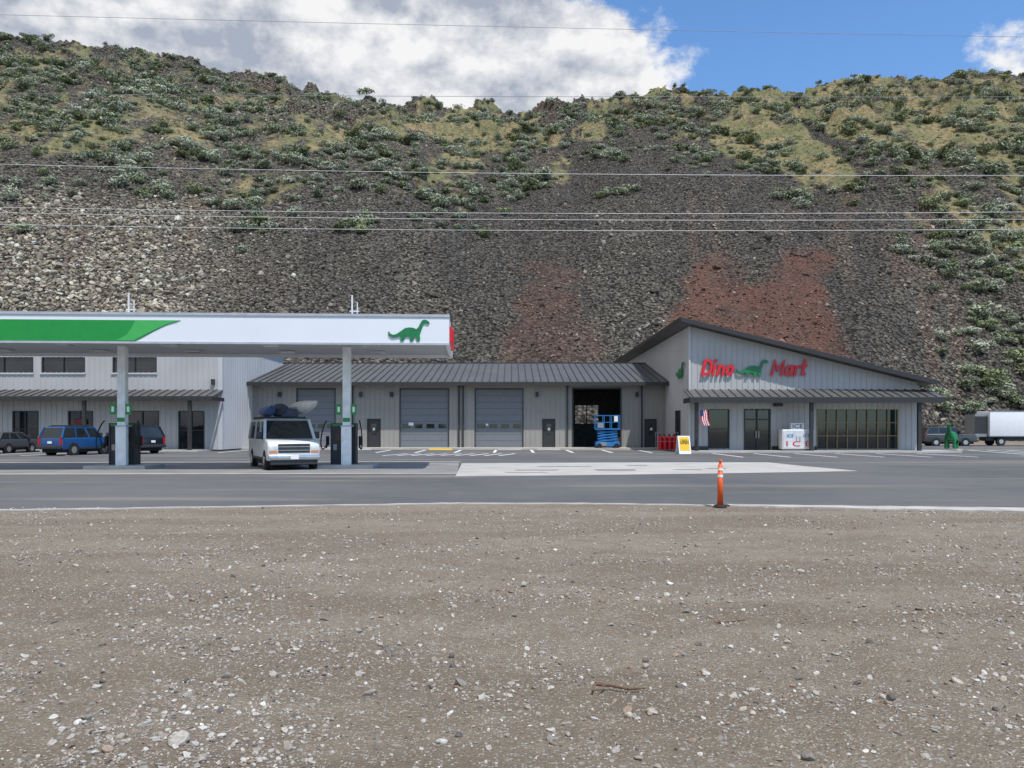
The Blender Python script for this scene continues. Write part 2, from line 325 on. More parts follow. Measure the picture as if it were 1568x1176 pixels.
# low tufts
n=24000; a=rng.uniform(-.8,.8,n); t=rng.uniform(0.25,1.0,n); X,Y,Z=hill(a,t); u,v,veg,red,light,n2=zones(X,Y,Z)
keep=rng.random(n)<veg*.8; X,Y,Z=[q[keep] for q in (X,Y,Z)]; n=len(X); s=np.clip(rng.lognormal(-.55,.35,n),.25,1.1)
base=np.array([[.31,.29,.14],[.22,.225,.11],[.37,.30,.17]]); c=base[rng.integers(0,3,n)]*rng.lognormal(0,.2,n)[:,None]
scatter('bunch_grass',np.stack([X,Y,Z-.05],-1),np.stack([s,s,s*.8],-1),rot_arr(n,.2),rng.integers(0,4,n),tuf,np.concatenate([c,np.ones((n,1))],-1))

# ---------------------------------------------------------------- ground
def lotz(x,y):
    k=(1-sm(y,12.5,15.0))*(1-sm(np.abs(x),14,20))*(sm(y,-6,-2))
    return k*((fbm(x*.9+40,y*.9+40,3)-.5)*.07+(fbm(x*4+9,y*4+3,4)-.5)*.05)
xs=np.unique(np.concatenate([np.linspace(-900,-20,20),np.linspace(-20,-9,60),np.linspace(-9,9,420),np.linspace(9,20,60),np.linspace(20,900,20)]))
ys=np.unique(np.concatenate([np.linspace(-900,-6,20),np.linspace(-6,2.5,40),np.linspace(2.5,9,230),np.linspace(9,16,130),np.linspace(16,900,30)]))
GX,GY=np.meshgrid(xs,ys); GZ=lotz(GX,GY); co=np.stack([GX,GY,GZ],-1).reshape(-1,3); r_,c_=GX.shape; idx=np.arange(r_*c_).reshape(r_,c_)
q=np.stack([idx[:-1,:-1],idx[:-1,1:],idx[1:,1:],idx[1:,:-1]],-1).reshape(-1,4)
me=bpy.data.meshes.new('ground'); me.vertices.add(len(co)); me.vertices.foreach_set('co',co.astype(np.float32).ravel()); me.loops.add(q.size); me.loops.foreach_set('vertex_index',q.astype(np.int32).ravel()); me.polygons.add(len(q))
me.polygons.foreach_set('loop_start',np.arange(0,q.size,4,dtype=np.int32)); me.polygons.foreach_set('loop_total',np.full(len(q),4,dtype=np.int32)); me.polygons.foreach_set('use_smooth',np.ones(len(q),dtype=bool)); me.update()
g=bpy.data.objects.new('ground',me); COL.objects.link(g)
m=bpy.data.materials.new('gravel_dirt'); m.use_nodes=True; nt=m.node_tree; N=nt.nodes; L=nt.links; p=N['Principled BSDF']; p.inputs['Roughness'].default_value=.95; p.inputs['Specular IOR Level'].default_value=.1
tc=N.new('ShaderNodeTexCoord').outputs['Object']
mp=N.new('ShaderNodeMapping'); mp.inputs['Scale'].default_value=(.3,1,1); mp.inputs['Rotation'].default_value=(0,0,.12); L.new(tc,mp.inputs[0])
n1=tex(nt,'ShaderNodeTexNoise',.6,7,mp.outputs[0],.65); n2_=tex(nt,'ShaderNodeTexNoise',3,8,tc,.65); n3=tex(nt,'ShaderNodeTexNoise',45,6,tc,.7); vo=tex(nt,'ShaderNodeTexVoronoi',55,0,tc); vo2=tex(nt,'ShaderNodeTexVoronoi',22,0,tc)
spv=N.new('ShaderNodeSeparateColor'); L.new(vo.outputs['Color'],spv.inputs[0]); spw=N.new('ShaderNodeSeparateColor'); L.new(vo2.outputs['Color'],spw.inputs[0])
b0=mixc(nt,mapr(nt,n1.outputs[0],.38,.62),(.215,.172,.128),(.325,.275,.213))
b0=mixc(nt,mapr(nt,n2_.outputs[0],.3,.7,0,.6),b0,(.205,.163,.12))
b0=mixc(nt,mapr(nt,n3.outputs[0],.35,.68,0,.6),b0,(.12,.10,.076))
b0=mixc(nt,mth(nt,'MULTIPLY',mapr(nt,spv.outputs[0],.68,.76),mapr(nt,vo.outputs['Distance'],.35,.5,1,0)),b0,(.36,.335,.30))
b0=mixc(nt,mth(nt,'MULTIPLY',mapr(nt,spw.outputs[1],.86,.9),mapr(nt,vo2.outputs['Distance'],.3,.4,1,0)),b0,(.34,.32,.285))
L.new(b0,p.inputs['Base Color'])
hh=mth(nt,'ADD',mth(nt,'MULTIPLY',n3.outputs[0],.9),mth(nt,'MULTIPLY',vo.outputs['Distance'],-.5)); bp=N.new('ShaderNodeBump'); bp.inputs['Strength'].default_value=.9; bp.inputs['Distance'].default_value=.025; L.new(hh,bp.inputs['Height']); L.new(bp.outputs[0],p.inputs['Normal'])
me.materials.append(m)
# gravel
n=100000; y=2.6+14.2*rng.random(n)**1.35; x=(rng.random(n)*2-1)*(.72*y+1.0)
cl=fbm(x*.8+11,y*1.1+60,5,.6); keep=rng.random(n)<.22+1.2*sm(cl,.47,.66); x,y=x[keep],y[keep]; n=len(x)
s=np.clip(.0060*rng.lognormal(0,.62,n),.003,.033)
base=np.array([[.38,.355,.315],[.30,.265,.225],[.48,.46,.42],[.13,.12,.112],[.26,.195,.15]]); c=base[rng.choice(5,n,p=[.34,.32,.12,.12,.10])]*rng.lognormal(0,.15,n)[:,None]
big=[(x0,y0,s0) for x0,y0,s0 in ((-.34,5.2,.062),(-1.63,6.9,.03),(-2.05,5.9,.04),(-1.9,5.3,.035),(-1.2,4.8,.03),(-2.4,4.5,.04),(-1.75,4.15,.055),(-1.0,7.2,.03),(1.55,7.1,.045),(1.75,7.0,.03),(1.5,5.9,.03),(1.9,5.0,.035),(2.2,6.6,.035),(.3,8.8,.04),(3.0,9.5,.04),(-3.6,9.4,.06),(-2.5,10.5,.04),(1.1,4.2,.03),(.2,4.2,.03),(1.5,4.05,.045),(-.9,5.0,.04),(-2.0,4.9,.03),(-1.6,5.35,.035),(2.9,5.2,.04),(4.2,8.2,.04),(-4.3,8.4,.035),(-2.2,4.25,.03),(5.0,12.5,.05),(-.1,12.0,.04),(2.6,11.2,.05))]
bx=np.array(big); x=np.r_[x,bx[:,0]]; y=np.r_[y,bx[:,1]]; s=np.r_[s,bx[:,2]]; c=np.r_[c,np.tile([[.32,.29,.25]],(len(bx),1))*rng.uniform(.6,1.2,(len(bx),1))]; n=len(x)
scatter('gravel',np.stack([x,y,lotz(x,y)+s*.2],-1),np.stack([s*rng.uniform(.9,1.5,n),s*rng.uniform(.8,1.1,n),s*rng.uniform(.5,.9,n)],-1),rot_arr(n,.5),rng.integers(0,5,n),pebs,np.concatenate([c,np.ones((n,1))],-1))
# stick
zg=float(lotz(np.array([.65]),np.array([4.98]))[0])
b=Bld({'wood':M_wood}); pts=[(.52,4.98,.05+zg),(.62,5.0,.035+zg),(.72,4.96,.025+zg),(.83,4.99,.02+zg)]
for i in range(3): b.cyl('wood',pts[i],pts[i+1],.013-.002*i,8,.011-.002*i)
b.cyl('wood',(.60,5.0,.04+zg),(.55,4.9,.06+zg),.008,6,.004); b.cyl('wood',(.52,4.98,.05+zg),(.50,4.9,.03+zg),.01,6,.005); b.finish(empty('wood_stick',(.65,4.98,.0)))
zg=float(lotz(np.array([1.85]),np.array([6.8]))[0])
b=Bld({'wood':M_wood}); b.cyl('wood',(1.72,6.75,.015+zg),(2.0,6.83,.015+zg),.007,6,.004); b.cyl('wood',(1.9,6.8,.015+zg),(1.96,6.88,.02+zg),.004,6,.002); b.finish(empty('wood_stick',(1.85,6.8,0)))

def sheet(name,pts,z,m,parent=None):
    me=bpy.data.meshes.new(name); me.from_pydata([(x,y,z) for x,y in pts],[],[tuple(range(len(pts)))]); me.update(); me.materials.append(m); o=bpy.data.objects.new(name,me); COL.objects.link(o)
    if me.polygons[0].normal.z<0: me.flip_normals()
    return o
# asphalt
m=bpy.data.materials.new('asphalt'); m.use_nodes=True; nt=m.node_tree; N=nt.nodes; L=nt.links; p=N['Principled BSDF']; p.inputs['Roughness'].default_value=.9; p.inputs['Specular IOR Level'].default_value=.2
tc=N.new('ShaderNodeTexCoord').outputs['Object']; n1=tex(nt,'ShaderNodeTexNoise',.12,6,tc); n2_=tex(nt,'ShaderNodeTexNoise',.9,7,tc,.6); n3=tex(nt,'ShaderNodeTexNoise',60,3,tc)
mp=N.new('ShaderNodeMapping'); mp.inputs['Scale'].default_value=(.12,1,1); mp.inputs['Rotation'].default_value=(0,0,-.06); L.new(tc,mp.inputs[0]); n4=tex(nt,'ShaderNodeTexNoise',.5,5,mp.outputs[0])
b0=mixc(nt,mapr(nt,n1.outputs[0],.35,.65),(.102,.104,.108),(.14,.14,.14)); b0=mixc(nt,mapr(nt,n2_.outputs[0],.45,.75,0,.5),b0,(.17,.16,.145)); b0=mixc(nt,mapr(nt,n3.outputs[0],.3,.7,0,.25),b0,(.05,.05,.05))
b0=mixc(nt,mapr(nt,n4.outputs[0],.54,.70,0,.75),b0,(.24,.22,.19)); L.new(b0,p.inputs['Base Color'])
bp=N.new('ShaderNodeBump'); bp.inputs['Strength'].default_value=.3; bp.inputs['Distance'].default_value=.01; L.new(n3.outputs[0],bp.inputs['Height']); L.new(bp.outputs[0],p.inputs['Normal'])
edge=[(-90,12.5),(-40,14.2),(-10.3,16.1),(-6.6,16.7),(-3.4,17.2),(-1.2,17.6),(1.8,17.5),(4.4,17.1),(7.2,16.6),(10.3,16.1),(20,14.8),(95,8)]
sheet('asphalt_road',edge+[(95,76),(34,82),(31.5,66),(31.5,60),(-90,68)],.004,m)
def ribbon(name,pl,w,z0,z1,m,wf=None):
    V=[];F=[]
    for i,(x,y) in enumerate(pl):
        ww=w if wf is None else wf(x); V+=[(x,y-ww/2,z0),(x,y+ww/2,z0),(x,y+ww/2,z1),(x,y-ww/2,z1)]
    for i in range(len(pl)-1):
        a=4*i;b_=a+4
        for j in range(4): F.append((a+j,b_+j,b_+(j+1)%4,a+(j+1)%4))
    me=bpy.data.meshes.new(name); me.from_pydata(V,[],F); me.materials.append(m); bm=bmesh.new(); bm.from_mesh(me); bmesh.ops.recalc_face_normals(bm,faces=bm.faces); bm.to_mesh(me); bm.free()
    o=bpy.data.objects.new(name,me); COL.objects.link(o); return o
M_conc2=mat('edge_concrete',(.42,.40,.37),.85,var=.2,vscale=1.5,bump=.2)
fine=[]
for i in range(len(edge)-1):
    for k in range(12):
        f=k/12; x=edge[i][0]*(1-f)+edge[i+1][0]*f; y=edge[i][1]*(1-f)+edge[i+1][1]*f; fine.append((x,y+random.uniform(-.05,.05)))
ribbon('concrete_edging',[q for q in fine if q[0]<4.6],.16,-.02,.02,M_conc2,lambda x:.12+.08*math.sin(x*3.1)**2)
ribbon('concrete_kerb',[q for q in fine if q[0]>4.6],.5,-.02,.03,M_conc2,lambda x:.3+.09*max(0,x-4.6) if x<12 else .9)
# concrete pads
sheet('concrete_slab',[(-1.97,27.7),(2,28.3),(8,29.6),(13.6,31.2),(13.0,35),(12.6,39.4),(5,39.2),(-2.4,38.2)],.008,M_conc)
M_pad=mat('fuel_pad_concrete',(.22,.215,.205),.85,var=.2,vscale=.5)
sheet('fuel_pad',[(-40,28.2),(-2.0,29.3),(-2.6,39.0),(-40,37.5)],.0075,M_pad)
ribbon('pad_edge_line',[(-40,28.4),(-20,29.0),(-2.0,29.5)],.35,.0,.014,M_conc2)
ribbon('pad_rear_line',[(-40,38.6),(-20,39.2),(-2.6,40.2)],.35,.0,.014,M_conc2)
M_patch=mat('asphalt_patch',(.13,.13,.13),.9,var=.15,vscale=1.0)
for i,(x0,y0,w,h) in enumerate(((0.2,31.5,1.6,.7),(3.4,31.5,1.5,.8),(1.2,34.6,2.2,.35),(6.6,31.9,1.0,.5),(8.2,33.0,.7,.5),(5.2,35.5,.8,.4),(-.2,29.9,1.5,.35))):
    sheet('tank_cover',[(x0,y0),(x0+w,y0+.05),(x0+w+.1,y0+h),(x0-.1,y0+h)],.0125,M_patch if i%3 else M_pad)
# stall markings
b=Bld({'paint':M_line})
def stripe(x0,y0,x1,y1,w=.12): 
    d=Vector((x1-x0,y1-y0,0)).normalized(); r=Vector((-d.y,d.x,0))*w/2
    b.add('paint',[(x0-r.x,y0-r.y,.009),(x0+r.x,y0+r.y,.009),(x1+r.x,y1+r.y,.009),(x1-r.x,y1-r.y,.009)],[(0,1,2,3)])
for i in range(14): stripe(-20.5+2.75*i,55.5,-20.5+2.75*i,62.3,.2)
for i in range(8): stripe(-44+2.75*i,49,-44+2.75*i,55.8,.2)
for i in range(6): stripe(13.5+2.75*i,46.5,13.5+2.75*i,53.6,.2)
for i in range(9): stripe(33+1.5*i,50,35.5+1.5*i,62,.25)
stripe(31,48.5,48,48.5,.3); stripe(31,63,50,63,.3)
for i in range(9): stripe(-8+.9*i,49.2,-7.0+.9*i,53.2,.22)
b.finish(empty('parking_lines',(0,55,0)))
# pavements with kerb
b=Bld({'slab':M_conc}); b.box('slab',-46,-22.6,57.2,60,-.05,.12); b.finish(empty('sidewalk',(-34,58,0)))
b=Bld({'slab':M_conc}); b.box('slab',-22.6,12.4,64.2,67,-.05,.12); b.finish(empty('sidewalk',(-5,66,0)))
b=Bld({'slab':M_conc}); b.box('slab',12.4,31.2,55.2,58,-.05,.12); b.finish(empty('sidewalk',(22,57,0)))

# ---------------------------------------------------------------- buildings
def BMs(w): return dict(walls=w,battens=w,side_wall=M_wall2,roof=M_roof,roof_seams=M_seam,trim=M_trim,glass=M_glass,frames=M_dark,garage_doors=M_gar,door_lines=M_trim,interior=M_int,posts=M_trim,pale=M_wall2,lamps=M_dark,white=M_white,gold=mat('bronze_frame',(.20,.15,.07),.4))
def wall(b,x0,x1,z0,z1,y,ops,sp=.41,top=None):
    bx=sorted(set([x0,x1]+[o for q in ops for o in q[:2]])); bz=sorted(set([z0,z1]+[o for q in ops for o in q[2:]]))
    for i in range(len(bx)-1):
        for j in range(len(bz)-1):
            cx=(bx[i]+bx[i+1])/2; cz=(bz[j]+bz[j+1])/2
            if any(q[0]<cx<q[1] and q[2]<cz<q[3] for q in ops): continue
            b.box('walls',bx[i],bx[i+1],y,y+.2,bz[j],bz[j+1])
    x=x0+sp/2
    while x<x1:
        segs=[(z0,z1 if top is None else top(x))]
        for q in ops:
            if q[0]-.06<x<q[1]+.06:
                ns=[]
                for a,c in segs:
                    if q[2]>a: ns.append((a,min(c,q[2])))
                    if q[3]<c: ns.append((max(a,q[3]),c))
                segs=[s_ for s_ in ns if s_[1]-s_[0]>.05]
        for a,c in segs: b.box('battens',x-.03,x+.03,y-.035,y-.001,a,c)
        x+=sp
def window(b,x0,x1,z0,z1,y,nx,nz,fr='frames',w=.06):
    b.box('glass',x0,x1,y+.09,y+.12,z0,z1)
    for i in range(nx+1):
        x=x0+(x1-x0)*i/nx; ww=w if 0<i<nx else w*1.4; b.box(fr,x-ww/2,x+ww/2,y-.02,y+.088,z0,z1)
    for j in range(nz+1):
        z=z0+(z1-z0)*j/nz; b.box(fr,x0,x1,y-.015,y+.086,z-w/2,z+w/2)
def garage(b,x0,x1,z0,z1,y):
    nz=9; h=(z1-z0)/nz
    for j in range(nz): b.box('garage_doors',x0,x1,y+.08,y+.13,z0+h*j+.01,z0+h*(j+1)-.01)
    b.box('door_lines',x0,x1,y+.13,y+.15,z0,z1)
    for k in range(4):
        xa=x0+(x1-x0)*(k+.18)/4; xb=x0+(x1-x0)*(k+.82)/4; b.box('glass',xa,xb,y+.05,y+.078,z0+h*2.95,z0+h*3.6)
    for xx in (x0-.07,x1): b.box('frames',xx,xx+.07,y-.05,y+.1,z0,z1+.07)
    b.box('frames',x0,x1,y-.05,y+.1,z1,z1+.07)
def mandoor(b,x0,x1,z1,y):
    b.box('door_lines',x0,x1,y+.06,y+.1,.12,z1); b.box('glass',x0+.3,x1-.3,y+.03,y+.058,1.2,z1-.35)
    for xx in (x0-.06,x1): b.box('frames',xx,xx+.06,y-.04,y+.1,.12,z1+.06)
    b.box('frames',x0,x1,y-.04,y+.1,z1,z1+.06); b.box('white',x0+.42,x0+.6,y+.0,y+.028,1.55,1.75)
# centre garage building
P=empty('garage_building',(-4.6,67,0)); b=Bld(BMs(M_wallc))
ops=[(-18.06,-14.9,.12,5.0),(-12.13,-11.1,.12,2.45),(-9.4,-5.35,.12,5.0),(-3.07,.9,.12,5.0),(2.6,3.58,.12,2.45),(5.16,9.1,.12,5.0),(11.2,12.1,.12,2.45)]
wall(b,-22.0,12.9,.1,5.55,67,ops)
for q in (ops[0],ops[2],ops[3]): garage(b,*q[:2],.12,5.0,67)
for q in (ops[1],ops[4],ops[6]): mandoor(b,q[0],q[1],2.45,67)
for xx in (5.16-.12,9.1): b.box('frames',xx,xx+.12,66.94,67.25,.12,5.1)
b.box('frames',5.16,9.1,66.94,67.25,5.0,5.12)
b.box('white',-8.7,-8.3,67.03,67.045,1.95,2.2); b.box('white',-2.2,-2.0,67.03,67.045,1.95,2.1)
# bay interior: side walls, floor, ceiling, back wall with an open rear door, shelving and crates
b.box('interior',4.0,4.1,67.3,79,0,5.4); b.box('interior',11.2,11.3,67.3,79,0,5.4); b.box('interior',4.1,11.2,67.3,79,5.35,5.4); b.box('interior',4.1,11.2,67.2,79,.02,.1)
for q in ((4.1,6.2,.1,5.35),(8.6,11.2,.1,5.35),(6.2,8.6,.1,2.2),(6.2,8.6,4.0,5.35)): b.box('interior',q[0],q[1],79,79.1,q[2],q[3])
b.box('frames',6.16,6.26,78.9,78.99,2.2,4.0); b.box('frames',8.54,8.64,78.9,78.99,2.2,4.0); b.box('frames',7.36,7.44,78.9,78.99,2.2,4.0)
b.box('interior',9.6,10.6,72,74,.1,2.2); b.box('white',9.2,9.9,71.2,71.8,.1,.9); b.box('pale',4.2,5.4,70,75,.1,1.5); b.box('white',4.3,4.9,69.2,69.9,.1,.8)
for xx in (-21.9,-13.4,-4.45,-4.1,4.65,10.9): b.box('posts',xx-.06,xx+.06,66.8,66.94,.12,5.5)
for xx in (-12.7,-10.1,2.1,10.5,-13.9,-19.5): b.box('lamps',xx-.12,xx+.12,66.72,66.96,4.35,4.75)
b.box('trim',-22.3,12.9,65.38,65.5,5.22,5.52)
b.box('pale',-22.2,12.88,65.5,67.0,5.36,5.42)
y0,z0,y1,z1=65.4,5.53,77,8.0
b.prism('roof',[(y0,z0),(y1,z1),(88.5,5.5),(88.5,5.35),(y1,z1-.18),(y0,z0-.12)],'x',-22.3,12.9)
x=-22.0
while x<12.8:
    b.beam('roof_seams',(x,y0,z0+.03),(x,y1,z1+.03),.06,.09); x+=.61
b.box('trim',-22.35,12.9,76.85,77.15,7.98,8.07); b.beam('trim',(-22.34,y0,z0-.08),(-22.34,y1,z1-.08),.12,.3)
b.box('walls',-22,-21.8,67.2,87.8,.1,5.35)
for q in ((-22,6.2,.1,5.35),(10.2,12.9,.1,5.35),(6.2,10.2,5.0,5.35),(6.2,10.2,.1,1.2)): b.box('walls',q[0],q[1],87.8,88,q[2],q[3])
b.prism('walls',[(67.2,5.35),(77,7.8),(87.9,5.35)],'x',-21.98,-21.85)
b.finish(P)
# left shop
P=empty('shop_building',(-34,60,0)); b=Bld(BMs(M_wall))
ops=[(-40.5,-36.1,5.93,7.05),(-35.4,-32.2,5.93,7.05),(-30.05,-26.8,5.93,7.05),(-44,-42.3,.3,3.0),(-41.2,-38.9,.12,3.0),(-37.6,-35.7,.3,3.0),(-33.4,-31.6,.3,3.0),(-29.1,-26.6,.12,3.0),(-25.1,-23.2,.12,3.0)]
wall(b,-46,-22.0,.1,9.0,60,ops)
for q in ops[:3]: window(b,*q,60,2,1)
for q in ops[3:]: window(b,*q,60,2,2)
for q in ops[:3]: b.box('pale',q[0]-.1,q[1]+.1,59.9,59.97,q[2]-.16,q[2]-.04)
b.box('side_wall',-22.0,-21.8,60.2,76,.1,9.0); b.box('side_wall',-22.14,-21.79,59.94,60.19,.1,9.0)
b.box('walls',-46,-22,75.8,76,.1,9.0); b.box('walls',-46.2,-46,60,76,.1,9.0)
x=60.5
while x<76: b.box('side_wall',-21.8,-21.77,x,x+.05,.1,9.0); x+=.41
b.box('roof',-46.5,-21.5,59.4,76.4,9.0,9.2); b.box('trim',-46.5,-21.5,59.35,59.4,8.95,9.22)
b.hexa('roof',[(-46.3,57.9,3.95),(-21.75,57.9,3.95),(-21.75,59.96,4.5),(-46.3,59.96,4.5),(-46.3,57.9,4.05),(-21.75,57.9,4.05),(-21.75,59.96,4.6),(-46.3,59.96,4.6)])
b.box('trim',-46.3,-21.7,57.78,57.9,3.72,4.04); b.box('trim',-21.75,-21.63,57.9,59.9,3.72,3.98)
x=-46
while x<-21.8: b.beam('roof_seams',(x,57.9,4.07),(x,59.96,4.62),.05,.08); x+=.61
for xx in (-43,-38.2,-31.2,-23.5): b.box('posts',xx-.12,xx+.12,57.95,58.19,.12,3.95)
b.box('lamps',-22.6,-22.35,59.75,59.96,5.0,5.4)
b.finish(P)
P2=empty('open_sign',(-32.5,59.9,2.2)); b=Bld({'panel':M_dark}); b.box('panel',-.45,.45,0,.05,-.2,.2); b.finish(P2,True); child_text('OPEN',P2,(-.36,-.03,-.13),.72,.26,M_red,ext=.01)
# convenience store
P=empty('convenience_store_building',(21,58,0)); b=Bld(BMs(M_wall))
rt=lambda x: 9.6-.247*(x-12.1)
ops=[(14.3,15.8,.25,3.07),(16.9,18.8,.12,3.07),(22.2,28.1,.2,3.07)]
wall(b,12.93,29.5,.1,4.5,58,ops,top=None)
b.prism('walls',[(12.93,4.5),(29.5,4.5),(29.5,rt(29.5)-.25),(12.93,rt(12.93)-.25)],'y',58,58.2)
x=12.93+.2
while x<29.5: b.box('battens',x-.03,x+.03,57.965,57.999,4.5,rt(x)-.27); x+=.41
window(b,*ops[0],58,1,2); window(b,*ops[1],58,2,1,w=.1); window(b,*ops[2],58,8,3,'gold')
b.box('frames',16.9,18.8,57.97,58.085,2.3,2.4)
for xx in (17.75,17.95): b.box('pale',xx-.02,xx+.02,57.9,57.95,1.0,1.5)
b.box('trim',12.80,12.93,57.93,93,.1,.5); b.box('trim',12.9,14.3,57.93,57.96,.12,.4); b.box('trim',18.9,22.2,57.93,57.96,.12,.4)
b.box('pale',12.86,12.99,57.92,57.96,.4,rt(12.93)-.27)
b.box('walls',12.94,29.5,92.8,93,.1,5); b.prism('walls',[(12.94,5),(29.5,5),(29.5,rt(29.5)-.25),(12.94,rt(12.93)-.25)],'y',92.8,93)
b.box('walls',29.3,29.5,58.2,92.8,.1,rt(29.5)-.26)
zt=rt(12.93)-.25
b.box('side_wall',12.92,13.1,58.2,61.1,.1,zt); b.box('side_wall',12.92,13.1,62.7,92.8,.1,zt); b.box('side_wall',12.92,13.1,61.1,62.7,.1,1.1); b.box('side_wall',12.92,13.1,61.1,62.7,3.1,zt)
b.box('glass',13.0,13.03,61.1,62.7,1.1,3.1)
yy=58.6
while yy<92.6:
    if 61.0<yy<62.75: b.box('side_wall',12.89,12.919,yy,yy+.06,3.15,zt)
    else: b.box('side_wall',12.89,12.919,yy,yy+.06,.5,zt)
    yy+=.41
for a,c in ((61.05,61.12),(62.68,62.75)): b.box('frames',12.85,13.05,a,c,1.1,3.1)
b.prism('roof',[(12.1,rt(12.1)),(30.4,rt(30.4)),(30.4,rt(30.4)-.2),(12.1,rt(12.1)-.2)],'y',57.0,93.8)
b.prism('trim',[(12.05,rt(12.1)+.06),(30.45,rt(30.4)+.05),(30.45,rt(30.4)-.27),(12.05,rt(12.1)-.24)],'y',56.9,57.0)
b.box('trim',12.0,12.1,57.0,93.8,rt(12.1)-.24,rt(12.1)+.05)
# awning
b.hexa('roof',[(12.5,55.85,3.8),(30.3,55.85,3.8),(30.3,57.96,4.42),(12.5,57.96,4.42),(12.5,55.85,3.9),(30.3,55.85,3.9),(30.3,57.96,4.52),(12.5,57.96,4.52)])
b.hexa('roof',[(29.5,57.97,4.32),(31.3,57.97,3.8),(31.3,66,3.8),(29.5,66,4.32),(29.5,57.97,4.42),(31.3,57.97,3.9),(31.3,66,3.9),(29.5,66,4.42)])
b.box('trim',12.45,30.35,55.72,55.85,3.5,3.88); b.box('trim',12.45,12.5,55.85,57.9,3.5,3.85)
x=12.7
while x<30.2: b.beam('roof_seams',(x,55.85,3.92),(x,57.96,4.54),.05,.08); x+=.61
b.box('pale',12.55,30.25,55.9,57.9,3.62,3.66)
for xx in (13.0,21.1,28.7): b.box('posts',xx-.12,xx+.12,56,56.24,.12,3.6)
b.box('posts',30.8,31.0,62,62.2,.12,3.7)
b.box('lamps',19.0,19.6,57.6,57.9,3.3,3.5)
b.finish(P)
P=empty('store_lettering_sign',(17.5,57.9,5.5)); b=Bld({'dinosaur_emblem':M_dino,'letters':M_red}); b.prism('dinosaur_emblem',[(-1.22+DX*2.35,-.02+DZ*2.2) for DX,DZ in DINO],'y',-.1,-.04)
LET={'D':([([(0,.09),(0,.91),(.36,.91),(.58,.7),(.58,.3),(.36,.09)],1)],.86),'i':([([(0,0),(0,.66)],0),([(0,.8),(0,1.0)],0)],.36),'n':([([(0,0),(0,.58),(.32,.58),(.40,.46),(.40,0)],0)],.70),
 'o':([([(0,.2),(0,.46),(.12,.58),(.3,.58),(.42,.46),(.42,.2),(.3,.09),(.12,.09)],1)],.66),'M':([([(0,0),(0,.88),(.36,.35),(.72,.88),(.72,0)],0)],1.02),
 'a':([([(0,.2),(0,.46),(.12,.58),(.26,.58),(.38,.46),(.38,.2),(.26,.09),(.12,.09)],1),([(.44,0),(.44,.66)],0)],.72),'r':([([(0,0),(0,.55),(.28,.6)],0)],.46),'t':([([(.1,1.0),(.1,.12),(.34,.09)],0),([(-.1,.6),(.34,.6)],0)],.45)}
def word(b,txt,ox,oz,wd,h):
    tot=sum(LET[c][1] for c in txt)-.2; sx=wd/tot; x=ox; k=0
    for c in txt:
        for pl,cl_ in LET[c][0]:
            b.stroke('letters',pl,.20,-.12-.004*(k%2),-.03-.004*(k%2),bool(cl_),sx,h,x,oz,.22); k+=1
        x+=LET[c][1]*sx
word(b,'Dino',-3.7,.02,2.15,1.2); word(b,'Mart',1.35,.02,2.35,1.2)
b.finish(P,True)
P=empty('dinosaur_wall_sign',(12.8,60.5,5.5)); b=Bld({'emblem':M_dino}); b.prism('emblem',[(1.3-DX*2.6,DZ*2.1) for DX,DZ in DINO],'x',-.1,.0); b.finish(P,True)

# ---------------------------------------------------------------- fuel canopy (rotated ~3 deg)
R=math.radians(3); C=empty('fuel_canopy',(-2.44,30.9,0),R)
b=Bld(dict(fascia=M_canw,soffit=M_canw,green_band=M_green,swoosh=M_green2,emblem=M_dino,columns=mat('column_white',(.80,.81,.80),.4),trim=mat('fascia_edge',(.4,.42,.45),.4),end_sign=M_red,aerials=M_pole,lights=M_lens,ribs=M_steel,sign_plates=M_green,number_plate=M_white))
Lc=30; D=6.0; zb,zt=4.93,6.06
b.box('fascia',-Lc,0,0,.12,zb,zt); b.box('fascia',-Lc,0,D-.12,D,zb,zt); b.box('fascia',-.12,0,.12,D-.12,zb,zt); b.box('fascia',-Lc,-Lc+.12,.12,D-.12,zb,zt)
b.box('soffit',-Lc+.12,-.12,.12,D-.12,zb+.15,zb+.22)
for i in range(16): b.box('ribs',-Lc+.3,-.2,.35+.36*i,.375+.36*i,zb+.135,zb+.149)
for i in range(7): 
    for yy in (1.6,4.4): b.box('lights',-3.2-4*i-.3,-3.2-4*i+.3,yy-.3,yy+.3,zb+.06,zb+.13)
b.box('trim',-Lc,.02,-.04,.0,zt-.07,zt+.03); b.box('trim',-Lc,.02,-.03,.0,zb-.03,zb+.05)
gp=[(-Lc+.01,zb+.06),(-11.9,zb+.06),(-11.55,zb+.25),(-11.2,zb+.45),(-10.75,zb+.68),(-10.2,zb+.86),(-Lc+.01,zb+.86)]
b.prism('green_band',gp,'y',-.02,-.002)
b.prism('swoosh',[(-12.6,zb+.08),(-11.95,zb+.08),(-11.6,zb+.27),(-11.2,zb+.48),(-10.75,zb+.70),(-10.3,zb+.84),(-11.9,zb+.84),(-12.0,zb+.6),(-12.2,zb+.3)],'y',-.034,-.021)
b.prism('emblem',[(-2.35+DX*1.6,zb+.12+DZ*1.5) for DX,DZ in DINO],'y',-.05,-.003)
b.box('end_sign',.0,.09,.35,2.2,zb+.15,zb+.75); b.box('end_sign',.0,.12,2.5,3.6,zb+.1,zb+.9)
